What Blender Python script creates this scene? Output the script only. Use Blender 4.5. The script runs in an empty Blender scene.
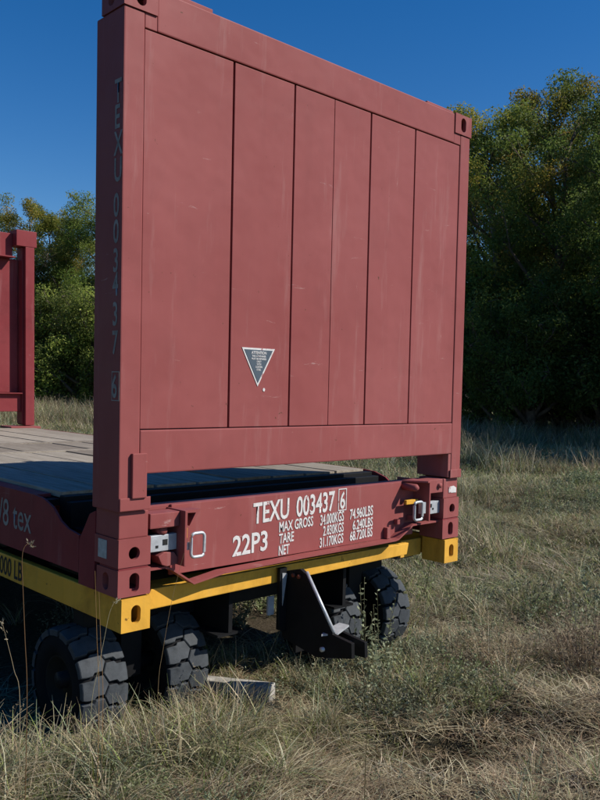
import bpy, bmesh, math, random
import numpy as np
from mathutils import Vector, Matrix, Euler
random.seed(7); rng = np.random.default_rng(7)
S = bpy.context.scene
C = S.collection
H = 0.80                                   # height of the container's underside above the ground
R = math.radians

# ---------------------------------------------------------------- camera, sky, sun, exposure
CAM = Vector((-1.8274, -3.0159, 0.9293 + H))
yaw, pit, rol = .7596, -.0188, .0262
fw = Vector((math.sin(yaw), math.cos(yaw), 0)); rt = Vector((math.cos(yaw), -math.sin(yaw), 0)); up = Vector((0, 0, 1))
f2 = fw*math.cos(pit) + up*math.sin(pit); u2 = -fw*math.sin(pit) + up*math.cos(pit)
r3 = rt*math.cos(rol) + u2*math.sin(rol); u3 = -rt*math.sin(rol) + u2*math.cos(rol)
cd = bpy.data.cameras.new('camera'); cam = bpy.data.objects.new('camera', cd); C.objects.link(cam)
cd.sensor_fit = 'VERTICAL'; cd.sensor_height = 36; cd.lens = 36*816.3/800; cd.clip_start = .05; cd.clip_end = 3000
M = Matrix((r3, u3, -f2)).transposed().to_4x4(); M.translation = CAM; cam.matrix_world = M
S.camera = cam

SUN = Vector((.74, -.93, 1.0)).normalized()
w = bpy.data.worlds.new('World'); S.world = w; w.use_nodes = True
nt = w.node_tree; bg = nt.nodes['Background']
sky = nt.nodes.new('ShaderNodeTexSky'); sky.sky_type = 'NISHITA'; sky.sun_disc = False
sky.sun_elevation = math.asin(SUN.z); sky.sun_rotation = math.atan2(SUN.x, SUN.y)
sky.altitude = 300; sky.air_density = 1.0; sky.dust_density = .3; sky.ozone_density = 2.5
hs = nt.nodes.new('ShaderNodeHueSaturation'); hs.inputs['Hue'].default_value = .508; hs.inputs['Saturation'].default_value = 1.42; hs.inputs['Value'].default_value = 1.55
nt.links.new(sky.outputs[0], hs.inputs['Color']); nt.links.new(hs.outputs[0], bg.inputs[0]); bg.inputs[1].default_value = .07
ld = bpy.data.lights.new('sun', 'SUN'); ld.energy = 5.0; ld.angle = R(.5); ld.color = (1, .95, .87)
lo = bpy.data.objects.new('sun', ld); C.objects.link(lo); lo.rotation_euler = SUN.to_track_quat('Z', 'Y').to_euler()
lo.location = (10, -12, 20)
S.view_settings.view_transform = 'Standard'; S.view_settings.look = 'None'; S.view_settings.exposure = 0.0
S.cycles.max_bounces = 6; S.cycles.diffuse_bounces = 1; S.cycles.transparent_max_bounces = 8; S.cycles.transmission_bounces = 3
S.cycles.use_denoising = True

# ---------------------------------------------------------------- helpers
def link(o, parent=None):
    C.objects.link(o)
    if parent: o.parent = parent
    return o
def thing(name, label, cat, loc=(0, 0, 0), group=None):
    o = bpy.data.objects.new(name, None); o.location = loc; o.empty_display_size = .2; C.objects.link(o)
    return tag(o, label, cat, group)
def tag(o, label, cat, group=None):
    o['label'] = label; o['category'] = cat
    if group: o['group'] = group
    return o
def wloc(o):
    v = Vector((0, 0, 0))
    while o: v += o.location; o = o.parent
    return v
class MB:
    """collects shapes in world coordinates; build() makes ONE mesh object with its origin at the parent"""
    def __init__(s): s.v = []; s.f = []; s.sm = []
    def add(s, vs, fs, smooth=False):
        n = len(s.v); s.v += [tuple(v) for v in vs]; s.f += [tuple(i+n for i in f) for f in fs]; s.sm += [smooth]*len(fs); return s
    def box(s, x0, x1, y0, y1, z0, z1):
        vs = [(x, y, z) for x in (x0, x1) for y in (y0, y1) for z in (z0, z1)]
        return s.add(vs, [(0,1,3,2), (4,6,7,5), (0,4,5,1), (2,3,7,6), (0,2,6,4), (1,5,7,3)])
    def prism(s, pts, axis, a0, a1, smooth=False):
        """pts: 2D outline; extruded along axis (0,1,2) from a0 to a1"""
        def P(u, v, a):
            return {0: (a, u, v), 1: (u, a, v), 2: (u, v, a)}[axis]
        n = len(pts); vs = [P(u, v, a0) for u, v in pts] + [P(u, v, a1) for u, v in pts]
        fs = [tuple(range(n))[::-1], tuple(range(n, 2*n))] + [(i, (i+1) % n, n+(i+1) % n, n+i) for i in range(n)]
        return s.add(vs, fs, smooth)
    def tube(s, pts, r, seg=8, closed=False):
        pts = [Vector(p) for p in pts]; n = len(pts); vs = []; fs = []
        rr = r if isinstance(r, (list, tuple)) else [r]*n
        for i, p in enumerate(pts):
            a = pts[(i-1) % n] if (closed or i > 0) else p; b = pts[(i+1) % n] if (closed or i < n-1) else p
            t = (b-a).normalized(); q = Vector((0, 0, 1)) if abs(t.z) < .9 else Vector((1, 0, 0))
            e1 = t.cross(q).normalized(); e2 = t.cross(e1)
            for k in range(seg):
                an = 2*math.pi*k/seg; vs.append(p + (e1*math.cos(an) + e2*math.sin(an))*rr[i])
        for i in range(n if closed else n-1):
            j = (i+1) % n
            for k in range(seg): fs.append((i*seg+k, i*seg+(k+1) % seg, j*seg+(k+1) % seg, j*seg+k))
        if not closed: fs += [tuple(range(seg))[::-1], tuple(range((n-1)*seg, n*seg))]
        return s.add(vs, fs, True)
    def plate(s, axis, a0, a1, u0, u1, v0, v1, hole):
        """plate with a through hole; hole: list of 2D points counter-clockwise. axis = normal"""
        def P(u, v, a): return {0: (a, u, v), 1: (u, a, v), 2: (u, v, a)}[axis]
        n = len(hole); cu = sum(h[0] for h in hole)/n; cv = sum(h[1] for h in hole)/n; out = []
        for (u, v) in hole:
            du, dv = u-cu, v-cv; t = 1e9
            if abs(du) > 1e-9: t = min(t, ((u1 if du > 0 else u0)-cu)/du)
            if abs(dv) > 1e-9: t = min(t, ((v1 if dv > 0 else v0)-cv)/dv)
            out.append([cu+du*t, cv+dv*t])
        for (cx_, cy_) in ((u0, v0), (u0, v1), (u1, v0), (u1, v1)):          # snap nearest rim points to the corners
            i = min(range(n), key=lambda k: (out[k][0]-cx_)**2+(out[k][1]-cy_)**2); out[i] = [cx_, cy_]
        vs = [P(*q, a) for a in (a0, a1) for q in out] + [P(*q, a) for a in (a0, a1) for q in hole]
        fs = []
        for i in range(n):
            j = (i+1) % n
            fs += [(i, j, 2*n+j, 2*n+i), (n+i, 3*n+i, 3*n+j, n+j), (i, n+i, n+j, j), (2*n+i, 2*n+j, 3*n+j, 3*n+i)]
        return s.add(vs, fs)
    def build(s, name, mat, parent=None, bevel=0, warp=None):
        o0 = wloc(parent) if parent else Vector((0, 0, 0))
        vs = s.v if warp is None else [warp(*v) for v in s.v]
        me = bpy.data.meshes.new(name)
        me.from_pydata([(x-o0.x, y-o0.y, z-o0.z) for x, y, z in vs], [], s.f)
        me.polygons.foreach_set('use_smooth', s.sm); me.materials.append(mat)
        bm = bmesh.new(); bm.from_mesh(me)
        bmesh.ops.recalc_face_normals(bm, faces=bm.faces)
        if bevel:
            es = [e for e in bm.edges if len(e.link_faces) == 2 and e.calc_face_angle(0) > .6 and e.calc_length() > bevel*2.5]
            bmesh.ops.bevel(bm, geom=es, offset=bevel, segments=2, affect='EDGES', clamp_overlap=True, profile=.6)
        bm.to_mesh(me); bm.free()
        return link(bpy.data.objects.new(name, me), parent)
def oval(cu, cv, w, h, n=24):
    r = w/2; pts = []
    for k in range(n):
        a = 2*math.pi*k/n
        u = math.cos(a)*r; v = math.sin(a)*r
        v += (h/2-r) if math.sin(a) >= 0 else -(h/2-r)
        pts.append((cu+u, cv+v))
    return pts

# ---------------------------------------------------------------- materials
def newmat(name):
    m = bpy.data.materials.new(name); m.use_nodes = True; n = m.node_tree.nodes; b = n['Principled BSDF']; return m, m.node_tree, n, b
def noise(nt, scale, detail=4, rough=.6, vec=None, w=None, dist=0):
    t = nt.nodes.new('ShaderNodeTexNoise'); t.inputs['Scale'].default_value = scale; t.inputs['Detail'].default_value = detail
    t.inputs['Roughness'].default_value = rough; t.inputs['Distortion'].default_value = dist
    if vec: nt.links.new(vec, t.inputs['Vector'])
    return t.outputs['Fac']
def ramp(nt, fac, stops):
    t = nt.nodes.new('ShaderNodeValToRGB'); cr = t.color_ramp
    while len(cr.elements) < len(stops): cr.elements.new(.5)
    for e, (p, c) in zip(cr.elements, stops): e.position = p; e.color = (*c, 1) if len(c) == 3 else c
    nt.links.new(fac, t.inputs[0]); return t.outputs[0]
def mixc(nt, fac, a, b, mode='MIX'):
    t = nt.nodes.new('ShaderNodeMix'); t.data_type = 'RGBA'; t.blend_type = mode
    for s_, v in ((t.inputs[0], fac), (t.inputs[6], a), (t.inputs[7], b)):
        if hasattr(v, 'is_output') or isinstance(v, bpy.types.NodeSocket): nt.links.new(v, s_)
        elif isinstance(v, (int, float)): s_.default_value = v
        else: s_.default_value = (*v, 1)
    return t.outputs[2]
def coords(nt, scale=(1, 1, 1)):
    g = nt.nodes.new('ShaderNodeTexCoord'); mp = nt.nodes.new('ShaderNodeMapping'); mp.inputs['Scale'].default_value = scale
    nt.links.new(g.outputs['Object'], mp.inputs[0]); return mp.outputs[0]
def bump(nt, b, h, strength=.3, dist=.01):
    t = nt.nodes.new('ShaderNodeBump'); t.inputs['Strength'].default_value = strength; t.inputs['Distance'].default_value = dist
    nt.links.new(h, t.inputs['Height']); nt.links.new(t.outputs[0], b.inputs['Normal'])

def paint(name, base, fade, rust=(.10, .045, .025), rough=.5, scuff=1.0, chalk=(.52, .35, .32), dirt=.5, chip=.70):
    m, nt, n, b = newmat(name)
    v = coords(nt); big = noise(nt, .9, 5, .6, v)
    c = mixc(nt, ramp(nt, big, [(.3, (0, 0, 0)), (.72, (1, 1, 1))]), base, fade)
    # rain streaks: noise stretched down the sheet
    st = noise(nt, 2.2, 6, .65, coords(nt, (6, 6, .25)))
    c = mixc(nt, ramp(nt, st, [(.5, (0, 0, 0)), (.8, (.35*dirt, .35*dirt, .35*dirt))]), c, tuple(x*.55 for x in base))
    c = mixc(nt, ramp(nt, noise(nt, 1.7, 5, .7, coords(nt, (5, 5, .5))), [(.56, (0, 0, 0)), (.8, (.3, .3, .3))]), c, chalk)
    # scuffs: small pale smears running sideways
    sc = noise(nt, 3.1, 8, .75, coords(nt, (1.2, 1.2, 7)), dist=.6)
    c = mixc(nt, ramp(nt, sc, [(.655, (0, 0, 0)), (.70, (.45*scuff,)*3)]), c, chalk)
    sp = noise(nt, 38, 3, .6, v)
    c = mixc(nt, ramp(nt, sp, [(.73, (0, 0, 0)), (.76, (.75*scuff,)*3)]), c, rust)
    # hairline scratches, chips and grimy blotches
    s1 = noise(nt, 1.3, 9, .8, coords(nt, (9, 9, 1.1)), dist=1.2)
    c = mixc(nt, ramp(nt, s1, [(.675, (0, 0, 0)), (.69, (.55*scuff,)*3)]), c, chalk)
    s2 = noise(nt, 11, 5, .7, v, dist=.8)
    c = mixc(nt, ramp(nt, s2, [(chip, (0, 0, 0)), (chip+.02, (.8*scuff,)*3)]), c, rust)
    s3 = noise(nt, 2.6, 7, .72, v, dist=.5)
    c = mixc(nt, ramp(nt, s3, [(.48, (0, 0, 0)), (.72, (dirt*.7,)*3)]), c, tuple(x*.45+.01 for x in base))
    nt.links.new(c, b.inputs['Base Color'])
    r = nt.nodes.new('ShaderNodeMapRange'); r.inputs[3].default_value = rough-.08; r.inputs[4].default_value = rough+.14
    nt.links.new(noise(nt, 5, 4, .6, v), r.inputs[0]); nt.links.new(r.outputs[0], b.inputs['Roughness'])
    b.inputs['Specular IOR Level'].default_value = .11
    bump(nt, b, noise(nt, 2.2, 3, .5, v), .8, .02)
    return m
RED = paint('faded_oxide_red_paint', (.268, .069, .064), (.328, .100, .094), dirt=.25, scuff=1.15)
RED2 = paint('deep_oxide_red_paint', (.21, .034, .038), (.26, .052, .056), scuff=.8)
YEL = paint('yellow_chassis_paint', (.74, .37, .042), (.80, .44, .07), rough=.5, scuff=1.0, chalk=(.5, .36, .16), dirt=1.0, rust=(.07, .035, .018), chip=.655)
def plain(name, col, rough=.6, metal=0, ns=8, var=.25, bs=.0, spec=.3):
    m, nt, n, b = newmat(name); v = coords(nt)
    c = mixc(nt, ramp(nt, noise(nt, ns, 5, .65, v), [(.3, (0, 0, 0)), (.7, (1, 1, 1))]), tuple(x*(1-var) for x in col), tuple(min(1, x*(1+var)) for x in col))
    nt.links.new(c, b.inputs['Base Color']); b.inputs['Roughness'].default_value = rough; b.inputs['Metallic'].default_value = metal; b.inputs['Specular IOR Level'].default_value = spec
    if bs: bump(nt, b, noise(nt, ns*4, 4, .6, v), bs, .004)
    return m
BLACK = plain('black_steel_paint', (.011, .011, .012), .6, spec=.15)
RUBBER = plain('tyre_rubber', (.060, .066, .072), .62, ns=14, var=.3, bs=.35, spec=.12)
RUBBER2 = plain('tyre_sidewall_rubber', (.010, .010, .011), .85, spec=.1)  # darker than the tread: shade on the wheel sides put into the colour
GALV = plain('galvanised_steel', (.52, .54, .56), .42, .35, ns=25, var=.2)
STEELD = plain('bare_dark_steel', (.14, .14, .15), .45, .5)
def stencil(name, col, under, thr):
    m, nt, n, b = newmat(name); v = coords(nt)
    c = mixc(nt, ramp(nt, noise(nt, 30, 4, .6, v), [(.3, (0, 0, 0)), (.7, (1, 1, 1))]), tuple(x*.8 for x in col), col)
    c = mixc(nt, ramp(nt, noise(nt, 26, 6, .75, v, dist=.5), [(thr, (0, 0, 0)), (thr+.03, (.9, .9, .9))]), c, under)
    nt.links.new(c, b.inputs['Base Color']); b.inputs['Roughness'].default_value = .7; return m
WHITE = stencil('white_stencil_paint', (.74, .71, .68), (.33, .10, .095), .60)
DIMW = plain('shaded_white_lettering', (.30, .28, .25), .7, ns=30, var=.3)  # white dimmed in colour for the shade on the left faces
BLKL = plain('black_lettering', (.02, .02, .02), .6)
STICK = plain('grey_blue_sticker', (.075, .10, .125), .5, var=.1)
PLATE = plain('pale_data_plate', (.42, .44, .42), .5, ns=40, var=.2)
BLUE = plain('blue_handle_paint', (.02, .10, .35), .45)
CONC = plain('weathered_pale_timber', (.40, .375, .33), .9, ns=10, var=.5, bs=.9, spec=.1)
RUSTY = plain('rusty_bolt', (.22, .06, .03), .8)
RIM = plain('rim_paint', (.016, .015, .012), .7, spec=.15)
def wood():
    m, nt, n, b = newmat('weathered_deck_wood')
    v = coords(nt, (14, 1.0, 14)); inf = nt.nodes.new('ShaderNodeObjectInfo')
    g = noise(nt, 3.0, 8, .7, v, dist=.4)
    c = mixc(nt, ramp(nt, g, [(.3, (0, 0, 0)), (.7, (1, 1, 1))]), (.30, .26, .215), (.56, .52, .455))
    c = mixc(nt, ramp(nt, inf.outputs['Random'], [(0, (.78, .78, .78)), (1, (1.1, 1.08, 1.05))]), c, (0, 0, 0), 'MIX')
    n_ = nt.nodes.new('ShaderNodeMix'); 
    nt.nodes.remove(n_)
    c0 = mixc(nt, ramp(nt, g, [(.3, (0, 0, 0)), (.7, (1, 1, 1))]), (.25, .205, .155), (.50, .445, .36))
    c0 = mixc(nt, 1.0, c0, ramp(nt, inf.outputs['Random'], [(0, (.62, .60, .60)), (1, (1, 1, 1))]), 'MULTIPLY')
    nt.links.new(c0, b.inputs['Base Color']); b.inputs['Roughness'].default_value = .85; b.inputs['Specular IOR Level'].default_value = .1
    bump(nt, b, g, .5, .006); return m
WOOD = wood()
def foliage(name, trans=.35, rough=.6, gain=1.0):
    m, nt, n, b = newmat(name)
    a = nt.nodes.new('ShaderNodeAttribute'); a.attribute_name = 'tint'
    inf = nt.nodes.new('ShaderNodeObjectInfo')
    c = mixc(nt, 1.0, a.outputs['Color'], ramp(nt, inf.outputs['Random'], [(0, (.55*gain, .55*gain, .55*gain)), (.35, (.9*gain, .78*gain, .72*gain)), (.7, (.95*gain, 1*gain, .9*gain)), (1, (1.12*gain, 1.08*gain, 1*gain))]), 'MULTIPLY')
    nt.links.new(c, b.inputs['Base Color']); b.inputs['Roughness'].default_value = rough; b.inputs['Specular IOR Level'].default_value = .3
    t = nt.nodes.new('ShaderNodeBsdfTranslucent'); nt.links.new(c, t.inputs[0])
    x = nt.nodes.new('ShaderNodeMixShader'); x.inputs[0].default_value = trans
    nt.links.new(b.outputs[0], x.inputs[1]); nt.links.new(t.outputs[0], x.inputs[2]); nt.links.new(x.outputs[0], n['Material Output'].inputs[0])
    return m
LEAF = foliage('tree_leaf', .52, .6, 1.18); GRASS = foliage('grass_blade', .3, .6, 1.1)
BARK = plain('grey_brown_bark', (.13, .10, .075), .9, ns=6, var=.4, bs=.8)
def soil():
    m, nt, n, b = newmat('soil_and_thatch'); v = coords(nt)
    a = noise(nt, 1.1, 8, .7, v); c_ = noise(nt, 38, 6, .75, v)
    c = mixc(nt, ramp(nt, a, [(.38, (0, 0, 0)), (.62, (1, 1, 1))]), (.028, .027, .013), (.062, .046, .029))
    c = mixc(nt, ramp(nt, c_, [(.45, (0, 0, 0)), (.7, (.7, .7, .7))]), c, (.15, .125, .085))
    nt.links.new(c, b.inputs['Base Color']); b.inputs['Roughness'].default_value = .95; b.inputs['Specular IOR Level'].default_value = .1
    bump(nt, b, noise(nt, 30, 6, .7, v), .8, .03); return m
SOIL = soil()

# ---------------------------------------------------------------- ground
_w = [(random.uniform(0, 6.28), random.uniform(.25, 3.4), random.uniform(0, 6.28)) for _ in range(16)]
_w2 = [(random.uniform(0, 6.28), k_, random.uniform(0, 6.28), .075/k_**.75*random.uniform(.7, 1.2)) for k_ in (4.5, 5.5, 6.5, 7.5, 9, 10.5, 12, 14)]
def gh(x, y):
    """ground height (numpy)"""
    z = 0*x
    for a, k, p in _w: z = z + .028/(1+k)*np.sin(k*(x*math.cos(a)+y*math.sin(a))+p)*2.0
    near = np.clip(1-np.hypot(x-1, y)/22, 0, 1)
    for a, k, p, am in _w2: z = z + near*am*np.sin(k*(x*math.cos(a)+y*math.sin(a))+p)
    d = np.hypot(x-1.30, y+.80); z = z - .19*np.exp(-(d/.16)**2)
    d = np.hypot(x-1.10, y+1.02); z = z + .05*np.exp(-(d/.2)**2)
    z = z + .05*np.exp(-(((x-2.9)/.8)**2+((y+1.1)/.5)**2))
    under = np.clip(1-np.maximum(np.maximum(-.2-x, x-2.6), np.maximum(.1-y, y-6.4))/.5, 0, 1)
    return z*(1-under) + 0.0
def build_ground():
    n = 640; t = np.linspace(-1, 1, n); q = np.sinh(t*6.2)/math.sinh(6.2)*700
    X, Y = np.meshgrid(q+1.2, q-.4, indexing='ij'); Z = gh(X, Y)
    far = np.hypot(X, Y); Z = np.where(far > 120, 0, Z)
    v = np.stack([X.ravel(), Y.ravel(), Z.ravel()], 1)
    i = np.arange(n-1); I, J = np.meshgrid(i, i, indexing='ij'); a = (I*n+J).ravel()
    f = np.stack([a, a+n, a+n+1, a+1], 1)
    me = bpy.data.meshes.new('ground'); me.from_pydata(v.tolist(), [], f.tolist()); me.materials.append(SOIL)
    me.polygons.foreach_set('use_smooth', [True]*len(me.polygons))
    o = link(bpy.data.objects.new('ground', me)); o['kind'] = 'structure'
build_ground()

# ---------------------------------------------------------------- text
def text_mesh(body, size, sx, mat, name, parent, origin, udir, vdir, offset=.0, depth=.0012, align='LEFT', spacing=1.0):
    """lettering as a thin mesh; origin = baseline start in world coordinates, udir/vdir = reading/up directions"""
    c = bpy.data.curves.new('t', 'FONT'); c.body = body; c.size = 1; c.extrude = 0; c.offset = offset; c.align_x = align; c.resolution_u = 3
    c.space_character = spacing
    o = bpy.data.objects.new('t', c); C.objects.link(o); bpy.context.view_layer.update()
    me = bpy.data.meshes.new_from_object(o.evaluated_get(bpy.context.evaluated_depsgraph_get()))
    C.objects.unlink(o); bpy.data.objects.remove(o); bpy.data.curves.remove(c)
    U, V = Vector(udir), Vector(vdir); N = U.cross(V).normalized(); o0 = wloc(parent)
    for vtx in me.vertices:
        p = Vector(origin) + U*vtx.co.x*size*sx + V*vtx.co.y*size + N*depth
        vtx.co = p - o0
    me.name = name; me.materials.clear(); me.materials.append(mat)
    return link(bpy.data.objects.new(name, me), parent)

# ---------------------------------------------------------------- flat rack container
L = 6.058; W = 2.438
box_ = thing('flat_rack_container', 'faded red flat rack container with tall solid end walls, standing on the yellow trailer', 'container', (W/2, L/2, H))
lean = lambda x, y, z: (x-.021*(z-H), y-.0154*(z-H), z)
lean2 = lambda x, y, z: (x-.021*(z-H), y, z)
def casting(x0, x1, y0, y1, z0, z1, mat, front=True, side=None, warp=None, name='corner_casting', hw=.050, hh=.084, parent=None, back=False):
    m = MB(); t = .026; cx, cz = (x0+x1)/2, (z0+z1)/2
    hole = oval(cx, cz, hw, hh)
    ya, yb = y0, y1
    if front: m.plate(1, y0, y0+t, x0, x1, z0, z1, hole); ya = y0+t
    if back: m.plate(1, y1-t, y1, x0, x1, z0, z1, hole); yb = y1-t
    sh = oval((ya+yb)/2, cz, hw, hh*.9)
    if side == 'l': m.plate(0, x0, x0+t, ya, yb, z0, z1, sh)
    else: m.box(x0, x0+t, ya, yb, z0, z1)
    if side == 'r': m.plate(0, x1-t, x1, ya, yb, z0, z1, sh)
    else: m.box(x1-t, x1, ya, yb, z0, z1)
    m.box(x0+t, x1-t, ya, yb, z0, z0+t); m.box(x0+t, x1-t, ya, yb, z1-t, z1)
    if not back: m.box(x0+t, x1-t, yb-t, yb, z0+t, z1-t)
    if not front: m.box(x0+t, x1-t, ya, ya+t, z0+t, z1-t)
    return m.build(name, mat, parent or box_, 0, warp)

def end_wall_front():
    p = box_; Z = lambda z: z+H
    # left post: C-shaped box section with a seam line beside the sheet
    MB().box(0, .100, 0, .222, Z(.3665), Z(2.472)).build('corner_post', RED, p, .006, lean)
    MB().box(.002, .154, -.008, -.0006, Z(.372), Z(.428)).build('post_collar', RED, p, .004, lean)
    MB().box(.056, .128, -.018, -.0005, Z(.425), Z(.618)).build('post_doubler', RED, p, .004, lean)
    MB().box(.101, .128, .004, .2, Z(.367), Z(.524)).build('post_web', RED, p, .003, lean)
    MB().box(2.345, 2.438, 0, .222, Z(.3725), Z(2.472)).build('corner_post', RED, p, .006, lean)
    MB().box(2.318, 2.344, .004, .245, Z(.38), Z(.524)).build('post_web', RED, p, .003, lean)
    MB().box(2.330, 2.442, -.008, -.0006, Z(.376), Z(.428)).build('post_collar', RED, p, .004, lean)
    casting(-.004, .160, -.006, .175, Z(2.474), Z(2.592), RED, True, 'l', lean)
    casting(2.280, 2.444, -.006, .175, Z(2.474), Z(2.592), RED, True, 'r', lean)
    # rails
    MB().box(.162, 2.278, .000, .120, Z(2.412), Z(2.585)).build('top_rail', RED, p, .006, lean)
    MB().box(.102, .1615, .002, .118, Z(2.412), Z(2.4735)).build('top_rail_end', RED, p, .003, lean)
    MB().box(2.279, 2.3440, .002, .118, Z(2.412), Z(2.4735)).build('top_rail_end', RED, p, .003, lean)
    MB().box(.164, .46, .01, .11, Z(2.5855), Z(2.605)).build('lifting_pad', RED, p, .004, lean)
    MB().box(2.02, 2.275, .01, .11, Z(2.5855), Z(2.600)).build('lifting_pad', RED, p, .004, lean)
    MB().box(.102, 2.344, .000, .110, Z(.527), Z(.716)).build('bottom_rail', RED, p, .006, lean)
    # sheets: six plates with narrow grooves between, over a backing sheet
    gx = [.104, .586, .971, 1.253, 1.537, 1.918, 2.342]; wd = [.000, .012, .011, .004, .012, .011, .0]
    for i in range(6):
        MB().box(gx[i]+(wd[i]/2 if i else 0), gx[i+1]-wd[i+1]/2, .006, .020, Z(.721), Z(2.407)).build('wall_panel', RED, p, .0022, lean)
    MB().box(.101, 2.344, .036, .044, Z(.717), Z(2.411)).build('backing_sheet', RED2, p, 0, lean)
    for g in gx[1:-1]:
        MB().box(g-.03, g+.03, .045, .10, Z(.74), Z(2.39)).build('stiffener', RED2, p, 0, lean)
end_wall_front()

def end_wall_far():
    p = box_; Z = lambda z: z+H; y0, y1 = 5.85, L
    for s in (0, 1):
        fx = lambda a, b: (a, b) if not s else (W-b, W-a)
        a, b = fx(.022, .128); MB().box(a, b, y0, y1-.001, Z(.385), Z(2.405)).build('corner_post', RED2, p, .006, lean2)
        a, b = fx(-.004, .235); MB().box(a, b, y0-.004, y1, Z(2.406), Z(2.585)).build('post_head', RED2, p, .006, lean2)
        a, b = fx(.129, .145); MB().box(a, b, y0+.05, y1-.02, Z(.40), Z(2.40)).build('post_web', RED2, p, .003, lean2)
        a, b = fx(.0, .35); MB().box(a, b, y0-.10, y1-.02, Z(.352), Z(.378)).build('hinge_plate', RED, p, .003)
        a, b = fx(0, .162); casting(a, b, y1-.178, y1, Z(0), Z(.118), RED2, False, 'l' if not s else 'r', back=True)
        a, b = fx(0, .162); MB().box(a, b, y0, y1, Z(.120), Z(.350)).build('foot_block', RED2, p, .005)
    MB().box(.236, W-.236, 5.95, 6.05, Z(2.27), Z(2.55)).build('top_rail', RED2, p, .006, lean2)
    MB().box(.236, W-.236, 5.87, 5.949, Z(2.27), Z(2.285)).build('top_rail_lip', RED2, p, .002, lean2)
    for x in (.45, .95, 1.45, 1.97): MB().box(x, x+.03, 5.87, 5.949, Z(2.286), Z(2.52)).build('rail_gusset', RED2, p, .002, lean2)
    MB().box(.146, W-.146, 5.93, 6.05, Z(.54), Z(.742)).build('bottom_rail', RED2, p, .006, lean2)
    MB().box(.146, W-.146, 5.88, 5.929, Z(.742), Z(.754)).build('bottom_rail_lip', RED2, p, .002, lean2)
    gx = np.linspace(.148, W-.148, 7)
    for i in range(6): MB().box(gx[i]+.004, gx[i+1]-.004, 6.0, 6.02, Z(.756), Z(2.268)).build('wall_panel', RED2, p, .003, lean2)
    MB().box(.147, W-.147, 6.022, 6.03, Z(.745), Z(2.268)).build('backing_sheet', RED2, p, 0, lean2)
end_wall_far()

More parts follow.
